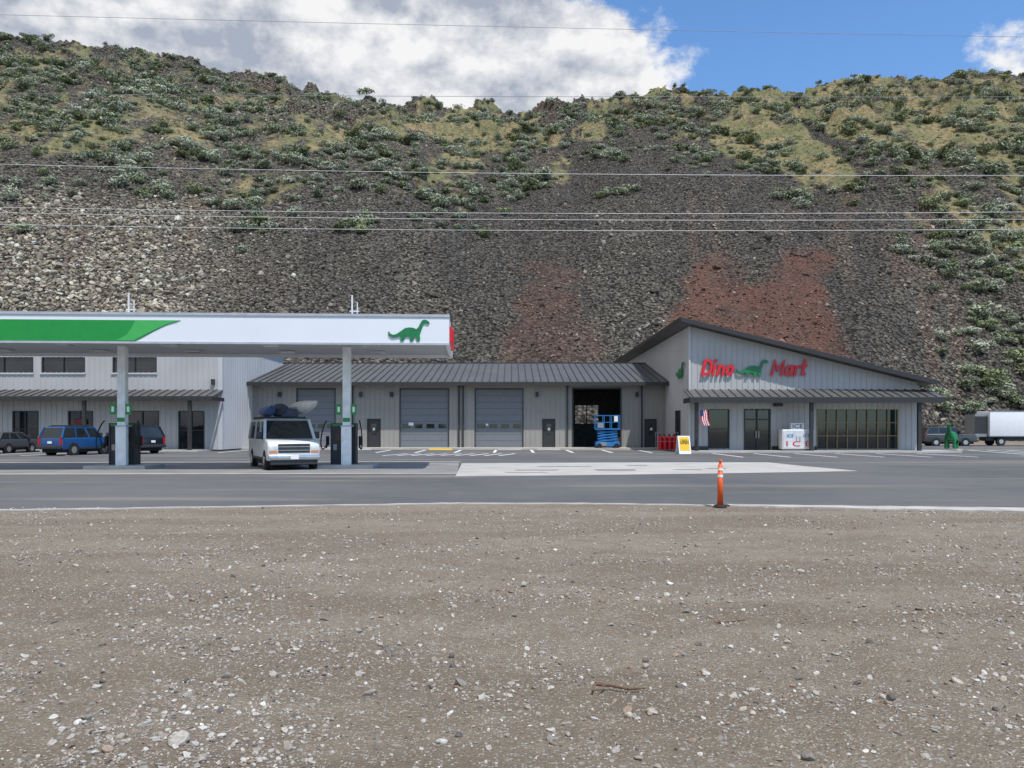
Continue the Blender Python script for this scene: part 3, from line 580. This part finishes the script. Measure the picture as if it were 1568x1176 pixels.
def colm(cx):
    b.box('columns',cx-.16,cx+.16,2.75,3.07,.15,zb+.15)
    b.box('trim',cx-.24,cx+.24,2.72,3.2,1.75,1.80)
    b.box('columns',cx-.21,cx+.21,2.70,2.749,.15,1.75)
    for s_ in (-1,1):
        xx=cx+s_*.2; b.box('sign_plates',min(xx,xx+s_*.22),max(xx,xx+s_*.22),2.7,2.76,2.25,2.7); 
        b.box('number_plate',min(xx+s_*.06,xx+s_*.16),max(xx+s_*.06,xx+s_*.16),2.68,2.7,2.36,2.58)
    b.box('sign_plates',cx-.15,cx+.15,2.735,2.749,1.95,2.12)
    b.cyl('aerials',(cx+.2,3,zt-.5),(cx+.2,3,zt+1.25),.04,8); b.cyl('aerials',(cx+.42,3,zt-.5),(cx+.42,3,zt+.95),.025,6); b.box('aerials',cx+.1,cx+.5,2.98,3.02,zt+.55,zt+.6)
cols=(-13.6,-4.37,-23.7)
for cx in cols: colm(cx)
b.finish(C,True)
ca,sa=math.cos(R),math.sin(R)
for cx in cols:
    wx=-2.44+cx*ca-3.6*sa; wy=30.9+cx*sa+3.6*ca
    Pm=empty('fuel_pump',(wx-.2,wy,0),R); b=Bld(dict(cabinet=M_dark,side_panels=M_dark,display=M_glass,head=M_dark,nozzles=M_black,hose=M_black,island=M_conc,green_stripe=M_green,keypad=M_steel))
    b.box('island',-1.1,1.35,-1.35,.8,.0,.15); b.box('cabinet',-.5,.45,-.25,.3,.15,1.5); b.box('side_panels',-.56,-.5,-.28,.33,.15,1.9); b.box('side_panels',.45,.51,-.28,.33,.15,1.9)
    b.box('head',-.5,.45,-.24,.29,1.5,1.9); b.box('display',-.35,.3,-.27,-.245,1.15,1.45); b.box('green_stripe',-.5,.45,-.26,-.242,1.78,1.86); b.box('keypad',-.44,-.3,-.27,-.252,.75,1.0)
    for k in (-.72,.66):
        b.box('nozzles',k-.05,k+.05,-.2,.05,.95,1.35); b.beam('nozzles',(k,-.2,1.0),(k,-.32,.85),.05)
        pr=None
        for i in range(15):
            t=i/14; pt=(k*(1+.25*math.sin(t*math.pi)),-.3-.35*math.sin(t*math.pi),1.95-1.0*t-.85*math.sin(t*math.pi)*t*1.0+.05)
            if pr: b.cyl('hose',pr,pt,.028,7)
            pr=pt
    b.finish(Pm,True)

# ---------------------------------------------------------------- vehicles (front = local -Y)
def vehicle(name,loc,yaw,L,W,H,paint,hood,hz,belt,wsl=.55,rsl=.25,wr=.36,pillars=(.33,.66),van=False,extra=None,rack=False):
    P=empty(name,loc,yaw); b=Bld(dict(body=paint,roof_panel=paint,pillars=paint,glass=M_glass,tyres=M_black,rims=M_chrome,arches=M_black,grille=M_dark,grille_bars=M_chrome,bumpers=M_chrome if van else M_dark,headlamps=M_lens,tail_lamps=M_tail,mirrors=M_dark,plates=M_white,rack=M_dark,underbody=M_black,indicators=M_amber,sill=M_dark,cargo=mat('cargo_cloth',(.05,.06,.085),.8),kayak=mat('kayak_white',(.7,.7,.68),.4),kayak_blue=mat('kayak_blue',(.03,.08,.22),.4)))
    h=L/2; w=W/2; fz=.38
    prof=[(-h+.06,fz),(-h,.55),(-h,hz-.22),(-h+.10,hz-.06),(-h+.35,hz),(-h+hood,hz+.06),(-h+hood+.05,belt),(h-.03,belt),(h,belt-.15),(h,.5),(h-.08,fz)]
    b.prism('body',prof,'x',-w,w)
    b.box('underbody',-w+.12,w-.12,-h+.3,h-.2,.2,fz+.05)
    c0=-h+hood-.02; ti=.14; zt=H-.05
    base=[(-w+.03,c0,belt-.02),(w-.03,c0,belt-.02),(w-.03,h-.04,belt-.02),(-w+.03,h-.04,belt-.02)]
    top=[(-w+ti,c0+wsl,zt),(w-ti,c0+wsl,zt),(w-ti,h-.04-rsl,zt),(-w+ti,h-.04-rsl,zt)]
    b.hexa('glass',base+top)
    b.hexa('roof_panel',[(-w+ti-.02,c0+wsl-.04,zt-.03),(w-ti+.02,c0+wsl-.04,zt-.03),(w-ti+.02,h-rsl,zt-.03),(-w+ti-.02,h-rsl,zt-.03),(-w+ti+.06,c0+wsl+.12,H),(w-ti-.06,c0+wsl+.12,H),(w-ti-.06,h-rsl-.1,H),(-w+ti+.06,h-rsl-.1,H)])
    for i in range(4): b.beam('pillars',base[i],top[i],.11,.11)
    b.beam('pillars',base[0],base[1],.08,.06)
    for s_ in (-1,1):
        for f in pillars:
            yb=c0+(h-.04-c0)*f; yt=c0+wsl+(h-.04-rsl-c0-wsl)*f; b.beam('pillars',(s_*(w-.02),yb,belt),(s_*(w-ti+.01),yt,zt),.04,.10)
        b.beam('pillars',(s_*(w-ti),c0+wsl,zt-.02),(s_*(w-ti),h-.04-rsl,zt-.02),.06,.08)
        for yy in (-h+hood*.5+.38 if hood>.8 else -h+.8,h-L*.21):
            b.cyl('arches',(s_*(w-.2),yy,wr+.02),(s_*(w+.004),yy,wr+.02),wr+.07,20); b.cyl('tyres',(s_*(w-.22),yy,wr),(s_*(w+.02),yy,wr),wr,22); b.cyl('rims',(s_*(w+.0),yy,wr),(s_*(w+.03),yy,wr),wr*.6,14)
        b.box('mirrors',min(s_*(w+.02),s_*(w+.24)),max(s_*(w+.02),s_*(w+.24)),c0+.22,c0+.34,belt+.02,belt+.3)
        b.box('headlamps',min(s_*(w-.36),s_*(w-.05)),max(s_*(w-.36),s_*(w-.05)),-h-.02,-h+.05,hz-.42,hz-.22)
        b.box('indicators',min(s_*(w-.36),s_*(w-.05)),max(s_*(w-.36),s_*(w-.05)),-h-.018,-h+.05,hz-.50,hz-.44)
        b.box('tail_lamps',min(s_*(w-.18),s_*(w-.02)),max(s_*(w-.18),s_*(w-.02)),h-.05,h+.02,belt-.45,belt+.0)
        b.box('sill',min(s_*(w+.001),s_*(w+.012)),max(s_*(w+.001),s_*(w+.012)),-h+1.2,h-1.2,.40,.50)
    b.box('grille',-w+.40,w-.40,-h-.015,-h+.05,hz-.50,hz-.14)
    for k in range(2): b.box('grille_bars',-w+.40,w-.40,-h-.03,-h-.016,hz-.41+.14*k,hz-.385+.14*k)
    b.box('bumpers',-w+.02,w-.02,-h-.12,-h+.02,.42,.62); b.box('bumpers',-w+.02,w-.02,h-.02,h+.12,.42,.62)
    if van: b.box('grille',-w+.1,w-.1,-h-.05,-h+.02,.24,.415)
    b.box('plates',-.16,.16,-h-.13,-h-.121,.45,.60); b.box('plates',-.16,.16,h+.021,h+.03,.75,.90)
    if rack or van:
        for yy in (c0+wsl+.5,h-rsl-.6,0.3): b.box('rack',-w+.15,w-.15,yy-.025,yy+.025,H+.05,H+.10)
        for s_ in (-1,1): b.box('rack',s_*(w-.2)-.02,s_*(w-.2)+.02,c0+wsl+.3,h-rsl-.3,H-.01,H+.05)
    if extra: extra(b,h,w,H)
    return b.finish(P,True,bevel={'body':.07,'roof_panel':.03,'bumpers':.03,'mirrors':.03,'cargo':.08,'headlamps':.015})
def van_extra(b,h,w,H):
    def kayak(part,p0,p1,r,tip,fl=.62):
        n=14;m_=12;V=[];F=[]; p0=Vector(p0); p1=Vector(p1); d=(p1-p0).normalized(); sd=Vector((0,0,1)).cross(d).normalized(); upv=d.cross(sd)
        for i in range(n+1):
            t=i/n; rr=r*max(.03,math.sin(math.pi*t))**.75; c=p0.lerp(p1,t)+Vector((0,0,tip*(2*t-1)**4))
            for j in range(m_):
                a=2*math.pi*j/m_; V.append(c+sd*rr*math.cos(a)+upv*rr*fl*math.sin(a))
        F=[(i*m_+j,i*m_+(j+1)%m_,(i+1)*m_+(j+1)%m_,(i+1)*m_+j) for i in range(n) for j in range(m_)]
        b.add(part,V,F)
    kayak('kayak_blue',(-.75,-2.0,H+.34),(-.5,2.0,H+.3),.36,.18)
    kayak('kayak',(1.0,-2.3,H+.62),(.45,1.6,H+.36),.36,.10,.75)
    kayak('cargo',(-.3,-1.3,H+.36),(.1,1.2,H+.36),.40,.0,.8)
    b.box('cargo',-.15,.45,-.9,.8,H+.1,H+.42)
vehicle('camper_van',(-9.9,34.3,0),math.radians(26),5.4,2.05,2.08,M_vwhite,.95,1.20,1.24,wsl=.62,rsl=.12,pillars=(.28,.6),van=True,extra=van_extra)
vehicle('blue_suv',(-27.9,51.2,0),math.radians(180-14),4.5,1.80,1.80,M_vblue,1.2,1.08,1.12,wsl=.6,rsl=.3,rack=True)
vehicle('black_suv',(-26.0,54.2,0),math.radians(180+62),4.7,1.9,1.85,M_vblack,1.3,1.08,1.12,wsl=.7,rsl=.4,rack=True)
vehicle('dark_hatchback',(-34.8,55.2,0),math.radians(180-6),4.0,1.65,1.45,M_vgrey,1.1,.92,.96,wsl=.7,rsl=.4,wr=.31)
vehicle('grey_suv',(42.6,78,0),math.radians(84),4.8,1.9,1.85,M_vgrey,1.4,1.12,1.18,wsl=.6,rsl=.4)
# box truck
P=empty('box_truck',(49.6,79,0),0); b=Bld(dict(cargo_box=M_white,box_trim=M_steel,cab=M_white,glass=M_glass,chassis=M_dark,tyres=M_black,rims=M_chrome,side_unit=M_steel))
b.box('cargo_box',-2.9,1.3,-1.1,1.1,.95,3.4); 
for xx in (-2.93,1.27): b.box('box_trim',xx,xx+.06,-1.13,-1.101,.9,3.43)
b.box('box_trim',-2.9,1.3,-1.12,-1.101,3.34,3.43); b.box('box_trim',-2.9,1.3,-1.12,-1.101,.9,1.0)
b.prism('cab',[(1.35,.6),(3.9,.6),(3.9,1.35),(3.1,1.5),(2.6,2.3),(1.35,2.35)],'y',-1.0,1.0); b.prism('glass',[(1.75,1.45),(2.95,1.45),(2.5,2.1),(1.75,2.1)],'y',-1.02,1.02)
b.box('chassis',-2.9,1.6,-.6,.6,.5,.93)
for xx in (-1.7,2.9):
    for s_ in (-1,1): b.cyl('tyres',(xx,s_*.75,.42),(xx,s_*1.03,.42),.42,20); b.cyl('rims',(xx,s_*1.0,.42),(xx,s_*1.045,.42),.22,12)
b.box('side_unit',-4.2,-3.0,-.9,.9,.9,3.1); b.box('chassis',-4.2,-3.0,-.91,-.901,1.2,2.9); b.finish(P,True,bevel={'cab':.08,'cargo_box':.04})

# ---------------------------------------------------------------- smaller objects
P=empty('delineator_post',(4.38,16.75,.02)); b=Bld(dict(tube=M_orange,bands=M_white,base=M_black,handle=M_orange))
b.cyl('base',(0,0,.0),(0,0,.035),.15,24,.12); b.cyl('tube',(0,0,.035),(0,0,.86),.065,18,.05); b.cyl('handle',(0,0,.86),(0,0,.9),.05,18,.028); b.cyl('handle',(0,0,.9),(0,0,.95),.026,12); b.cyl('handle',(0,0,.95),(0,0,.99),.045,14,.04)
for z0 in (.62,.76): b.cyl('bands',(0,0,z0),(0,0,z0+.05),.059,18,.058)
b.finish(P,True,smooth=('tube',))
P=empty('sandwich_board_sign',(11.4,53,0),math.radians(10)); b=Bld(dict(frame=M_white,panel=M_yellow))
for s_ in (-1,1):
    b.hexa('frame',[(-.42,s_*.33-.02,.0),(.42,s_*.33-.02,.0),(.42,s_*.33+.02,.0),(-.42,s_*.33+.02,.0),(-.42,s_*.04-.02,1.2),(.42,s_*.04-.02,1.2),(.42,s_*.04+.02,1.2),(-.42,s_*.04+.02,1.2)])
    yb=lambda z:(s_*(.33-.29*z/1.2))+s_*.026
    b.hexa('panel',[(-.34,yb(.22)-.004,.22),(.34,yb(.22)-.004,.22),(.34,yb(.22)+.004,.22),(-.34,yb(.22)+.004,.22),(-.34,yb(1.12)-.004,1.12),(.34,yb(1.12)-.004,1.12),(.34,yb(1.12)+.004,1.12),(-.34,yb(1.12)+.004,1.12)])
b.finish(P,True); child_text('OPEN',P,(-.28,-.22,.66),.56,.3,M_dark,ext=.005)
P=empty('ice_freezer',(20.3,56.9,.12)); b=Bld(dict(cabinet=M_white,doors=mat('freezer_door',(.6,.62,.64),.4),handles=M_chrome,base=M_dark,sign_board=M_white))
b.box('base',-1.1,1.1,-.4,.4,0,.1); b.box('cabinet',-1.12,1.12,-.42,.42,.1,1.5); b.box('doors',-1.05,-.03,-.45,-.422,.2,1.42); b.box('doors',.03,1.05,-.45,-.422,.2,1.42)
for k in (-.12,.12): b.box('handles',k-.02,k+.02,-.5,-.451,.7,1.05)
b.box('sign_board',-.45,.45,-.3,.1,1.5,1.95); b.finish(P,True,bevel={'cabinet':.03})
child_text('ICE',P,(-.36,-.32,1.58),.72,.3,M_dark,ext=.005); child_text('I C E',P,(-.85,-.47,.32),1.7,.36,M_red,ext=.005)
child_text('ICE',P,(-.80,-.47,.95),.45,.22,M_lift,ext=.005)
child_text('ICE',P,(.35,-.47,.95),.45,.22,M_lift,ext=.005)
P=empty('propane_cylinder_rack',(11.95,61.5,.0)); b=Bld(dict(cylinders=M_red,valves=M_dark,cage=M_steel))
for i in range(4):
    for j in range(2):
        x=-.55+.37*i; y=-.2+.4*j; b.cyl('cylinders',(x,y,.08),(x,y,1.0),.15,14); b.cyl('cylinders',(x,y,1.0),(x,y,1.12),.15,14,.05); b.cyl('valves',(x,y,1.12),(x,y,1.25),.05,10)
for x in (-.78,.78):
    for y in (-.42,.42): b.beam('cage',(x,y,0),(x,y,1.4),.04)
for z in (.06,.7,1.4):
    for y in (-.42,.42): b.beam('cage',(-.78,y,z),(.78,y,z),.03)
b.finish(P,True)
# scissor lift
P=empty('scissor_lift',(7.75,64.9,.0)); b=Bld(dict(chassis=M_lift,scissors=M_lift,platform=M_lift,rails=M_lift,tyres=M_black,control_box=M_white,panels=M_steel))
b.box('chassis',-.95,.95,-.5,.5,.25,.62); b.box('panels',-.6,-.1,-.53,-.501,.3,.58)
for x in (-.7,.7):
    for s_ in (-1,1): b.cyl('tyres',(x,s_*.42,.24),(x,s_*.62,.24),.24,18)
for k in range(4):
    z=.65+.22*k
    for s_ in (-.38,.38): b.beam('scissors',(-.8,s_,z),(.8,s_,z+.2),.06,.09); b.beam('scissors',(-.8,s_+.05,z+.2),(.8,s_+.05,z),.06,.09)
b.box('platform',-1,1,-.52,.52,1.6,1.7)
for x in (-.97,-.3,.3,.97):
    for s_ in (-.5,.5): b.beam('rails',(x,s_,1.7),(x,s_,2.75),.045)
for z in (2.2,2.75):
    for s_ in (-.5,.5): b.beam('rails',(-.97,s_,z),(.97,s_,z),.045)
    for x in (-.97,.97): b.beam('rails',(x,-.5,z),(x,.5,z),.045)
b.box('control_box',.5,.8,-.56,-.53,2.25,2.7); b.box('panels',-.85,-.35,-.55,-.53,1.75,2.15); b.finish(P,True)
# flag
P=empty('flag',(13.1,55.6,2.2)); b=Bld(dict(pole=M_steel,red_stripes=M_red,white_stripes=M_white,canton=M_navy))
b.cyl('pole',(.0,.2,-.2),(.0,-.5,1.0),.02,8)
for i in range(7):
    x0=-.12+.07*i; part='red_stripes' if i%2==0 else 'white_stripes'
    V=[];F=[]
    for k in range(7): z=.75-1.05*k/6; dx=.22*k/6+.03*math.sin(k*1.3); V+=[(x0+dx,-.5+.03*math.sin(i+k),z),(x0+dx+.07,-.5+.03*math.sin(i+1+k),z)]
    for k in range(6): F.append((2*k,2*k+1,2*k+3,2*k+2))
    b.add(part,V,F)
b.box('canton',-.1,.14,-.55,-.53,.38,.76); b.finish(P,True)
# dinosaur statue
P=empty('dinosaur_statue',(33.2,60.2,.1),math.radians(50))
sk=[(.3,0,.95),(0,0,1.0),(-.35,0,1.02),(-.6,0,1.25),(-.75,0,1.6),(-.85,0,1.85),(-1.02,0,1.93),(-1.2,0,1.86),(.65,0,.8),(1.0,0,.5),(1.4,0,.25),(1.8,0,.15),
 (-.32,.26,.75),(-.34,.28,.4),(-.36,.28,.06),(-.32,-.26,.75),(-.34,-.28,.4),(-.36,-.28,.06),(.32,.28,.7),(.28,.3,.38),(.34,.3,.06),(.32,-.28,.7),(.28,-.3,.38),(.34,-.3,.06)]
ed=[(0,1),(1,2),(2,3),(3,4),(4,5),(5,6),(6,7),(0,8),(8,9),(9,10),(10,11),(2,12),(12,13),(13,14),(2,15),(15,16),(16,17),(0,18),(18,19),(19,20),(0,21),(21,22),(22,23)]
rad=[.36,.40,.32,.18,.13,.11,.12,.07,.22,.14,.08,.03,.17,.13,.14,.17,.13,.14,.2,.14,.15,.2,.14,.15]
me=bpy.data.meshes.new('body'); me.from_pydata(sk,ed,[]); me.materials.append(M_dino); o=bpy.data.objects.new('body',me); COL.objects.link(o); o.parent=P
bpy.context.view_layer.objects.active=o; md=o.modifiers.new('s','SKIN')
if not me.skin_vertices: bpy.ops.mesh.customdata_skin_add()
for i,r in enumerate(rad): me.skin_vertices[0].data[i].radius=(r,r)
me.skin_vertices[0].data[0].use_root=True; md.use_smooth_shade=True; o.modifiers.new('ss','SUBSURF').levels=1; o.modifiers['ss'].render_levels=2
b=Bld(dict(plinth=M_conc)); b.box('plinth',-1.0,1.0,-.6,.6,-.1,.04); b.finish(P,True)
P=empty('wheel_stop',(-5.6,62.6,.0)); b=Bld(dict(block=M_yellow)); b.prism('block',[(-.08,0),(.08,0),(.05,.12),(-.05,.12)],'x',-.9,.9); b.finish(P,True)
for x in (-16,-12,-.2,2.9):
    P=empty('wheel_stop',(x,62.8,.0)); b=Bld(dict(block=M_conc2)); b.prism('block',[(-.08,0),(.08,0),(.05,.12),(-.05,.12)],'x',-.9,.9); b.finish(P,True)
# power lines
M_wire=mat('aluminium_wire',(.22,.22,.23),.5,metal=.2); M_wire2=mat('bright_aluminium_wire',(.62,.62,.62),.45,metal=.1)
def wire(name,y,zs,sag,r,mm=None):
    P=empty(name,(0,y,zs[0][0])); 
    for k,(zl,zr) in enumerate(zs):
        c=bpy.data.curves.new('conductor','CURVE'); c.dimensions='3D'; c.bevel_depth=r; c.materials.append(mm or M_wire); s=c.splines.new('POLY'); s.points.add(40)
        for i in range(41):
            t=i/40; s.points[i].co=(-110+220*t,0,(zl+(zr-zl)*t)-zs[0][0]-sag*(1-(2*t-1)**2),1)
        o=bpy.data.objects.new(f'conductor_{k+1}',c); COL.objects.link(o); o.parent=P
wire('power_line',30,[(20.4,15.6)],1.2,.007)
wire('power_line',40,[(19.9,19.2)],1.2,.011)
wire('power_line',88,[(32.6,30.2),(27.5,26.5),(27.0,25.6),(25.6,24.6)],1.5,.028,M_wire2)

# ---------------------------------------------------------------- light, sky, camera
EL=math.radians(63); AZ=math.radians(150)
sv=Vector((math.sin(AZ)*math.cos(EL),math.cos(AZ)*math.cos(EL),math.sin(EL)))
ld=bpy.data.lights.new('sun','SUN'); ld.energy=4.3; ld.angle=math.radians(.5); ld.color=(1,.96,.90); lo=bpy.data.objects.new('sun',ld); COL.objects.link(lo); lo.rotation_euler=(-sv).to_track_quat('-Z','Y').to_euler()
w=bpy.data.worlds.new('World'); S.world=w; w.use_nodes=True; nt=w.node_tree; N=nt.nodes; L=nt.links; bg=N['Background']; out=N['World Output']
sk=N.new('ShaderNodeTexSky'); sk.sky_type='NISHITA'; sk.sun_disc=False; sk.sun_elevation=EL; sk.sun_rotation=AZ; sk.air_density=1.0; sk.dust_density=.3; sk.ozone_density=2.2
vm=N.new('ShaderNodeVectorMath'); vm.operation='MULTIPLY'; L.new(sk.outputs[0],vm.inputs[0]); vm.inputs[1].default_value=(.85,1.12,1.35)
L.new(vm.outputs[0],bg.inputs[0]); bg.inputs[1].default_value=.15
tc=N.new('ShaderNodeTexCoord').outputs['Generated']; sx=N.new('ShaderNodeSeparateXYZ'); L.new(tc,sx.inputs[0])
yy=mth(nt,'MAXIMUM',mth(nt,'ABSOLUTE',sx.outputs[1]),.05); pp=mth(nt,'DIVIDE',sx.outputs[0],yy); qq=mth(nt,'DIVIDE',sx.outputs[2],yy)
def cnoise(off,scale,detail,rough=.55):
    v=N.new('ShaderNodeVectorMath'); v.operation='MULTIPLY_ADD'; L.new(tc,v.inputs[0]); v.inputs[1].default_value=(1,1,1.5); v.inputs[2].default_value=off
    return tex(nt,'ShaderNodeTexNoise',scale,detail,v.outputs[0],rough).outputs[0]
nA=cnoise((3.1,0,0),9,9,.6); nU=cnoise((3.1-.010,0,.03),9,9,.6); nL=cnoise((7,2,1),4.5,5)
dq=mth(nt,'SUBTRACT',qq,.465); pe=mth(nt,'SUBTRACT',.215,mth(nt,'MULTIPLY',mth(nt,'MULTIPLY',dq,dq),18)); pe=mth(nt,'MAXIMUM',pe,-.25)
d1=mth(nt,'SUBTRACT',pe,pp)
dx=mth(nt,'SUBTRACT',pp,.63); dy=mth(nt,'MULTIPLY',mth(nt,'SUBTRACT',qq,.455),1.6); d2=mth(nt,'SUBTRACT',.06,mth(nt,'SQRT',mth(nt,'ADD',mth(nt,'MULTIPLY',dx,dx),mth(nt,'MULTIPLY',dy,dy))))
dm=mth(nt,'MAXIMUM',d1,d2); dm=mth(nt,'MINIMUM',dm,.14)
dm=mth(nt,'ADD',dm,mth(nt,'MULTIPLY',mth(nt,'SUBTRACT',nA,.5),.38))
mask=mapr(nt,dm,-.01,.045)
rel=mth(nt,'MULTIPLY',mth(nt,'SUBTRACT',nA,nU),3.8)
sh=mth(nt,'ADD',mth(nt,'ADD',mapr(nt,nL,.40,.60,.20,.88),rel),mapr(nt,pp,-.35,.15,-.02,.28),clamp=True)
cc=mixc(nt,sh,(.42,.47,.57),(.98,.98,.99)); bg2=N.new('ShaderNodeBackground'); L.new(cc,bg2.inputs[0]); bg2.inputs[1].default_value=.94
ms=N.new('ShaderNodeMixShader'); L.new(mask,ms.inputs[0]); L.new(bg.outputs[0],ms.inputs[1]); L.new(bg2.outputs[0],ms.inputs[2]); L.new(ms.outputs[0],out.inputs[0])
cd=bpy.data.cameras.new('camera'); cd.lens=28.0; cd.sensor_width=36; cd.shift_y=.044; cd.clip_end=3000; cam=bpy.data.objects.new('camera',cd); cam.location=(0,0,H0); cam.rotation_euler=(math.radians(90),0,0); COL.objects.link(cam); S.camera=cam
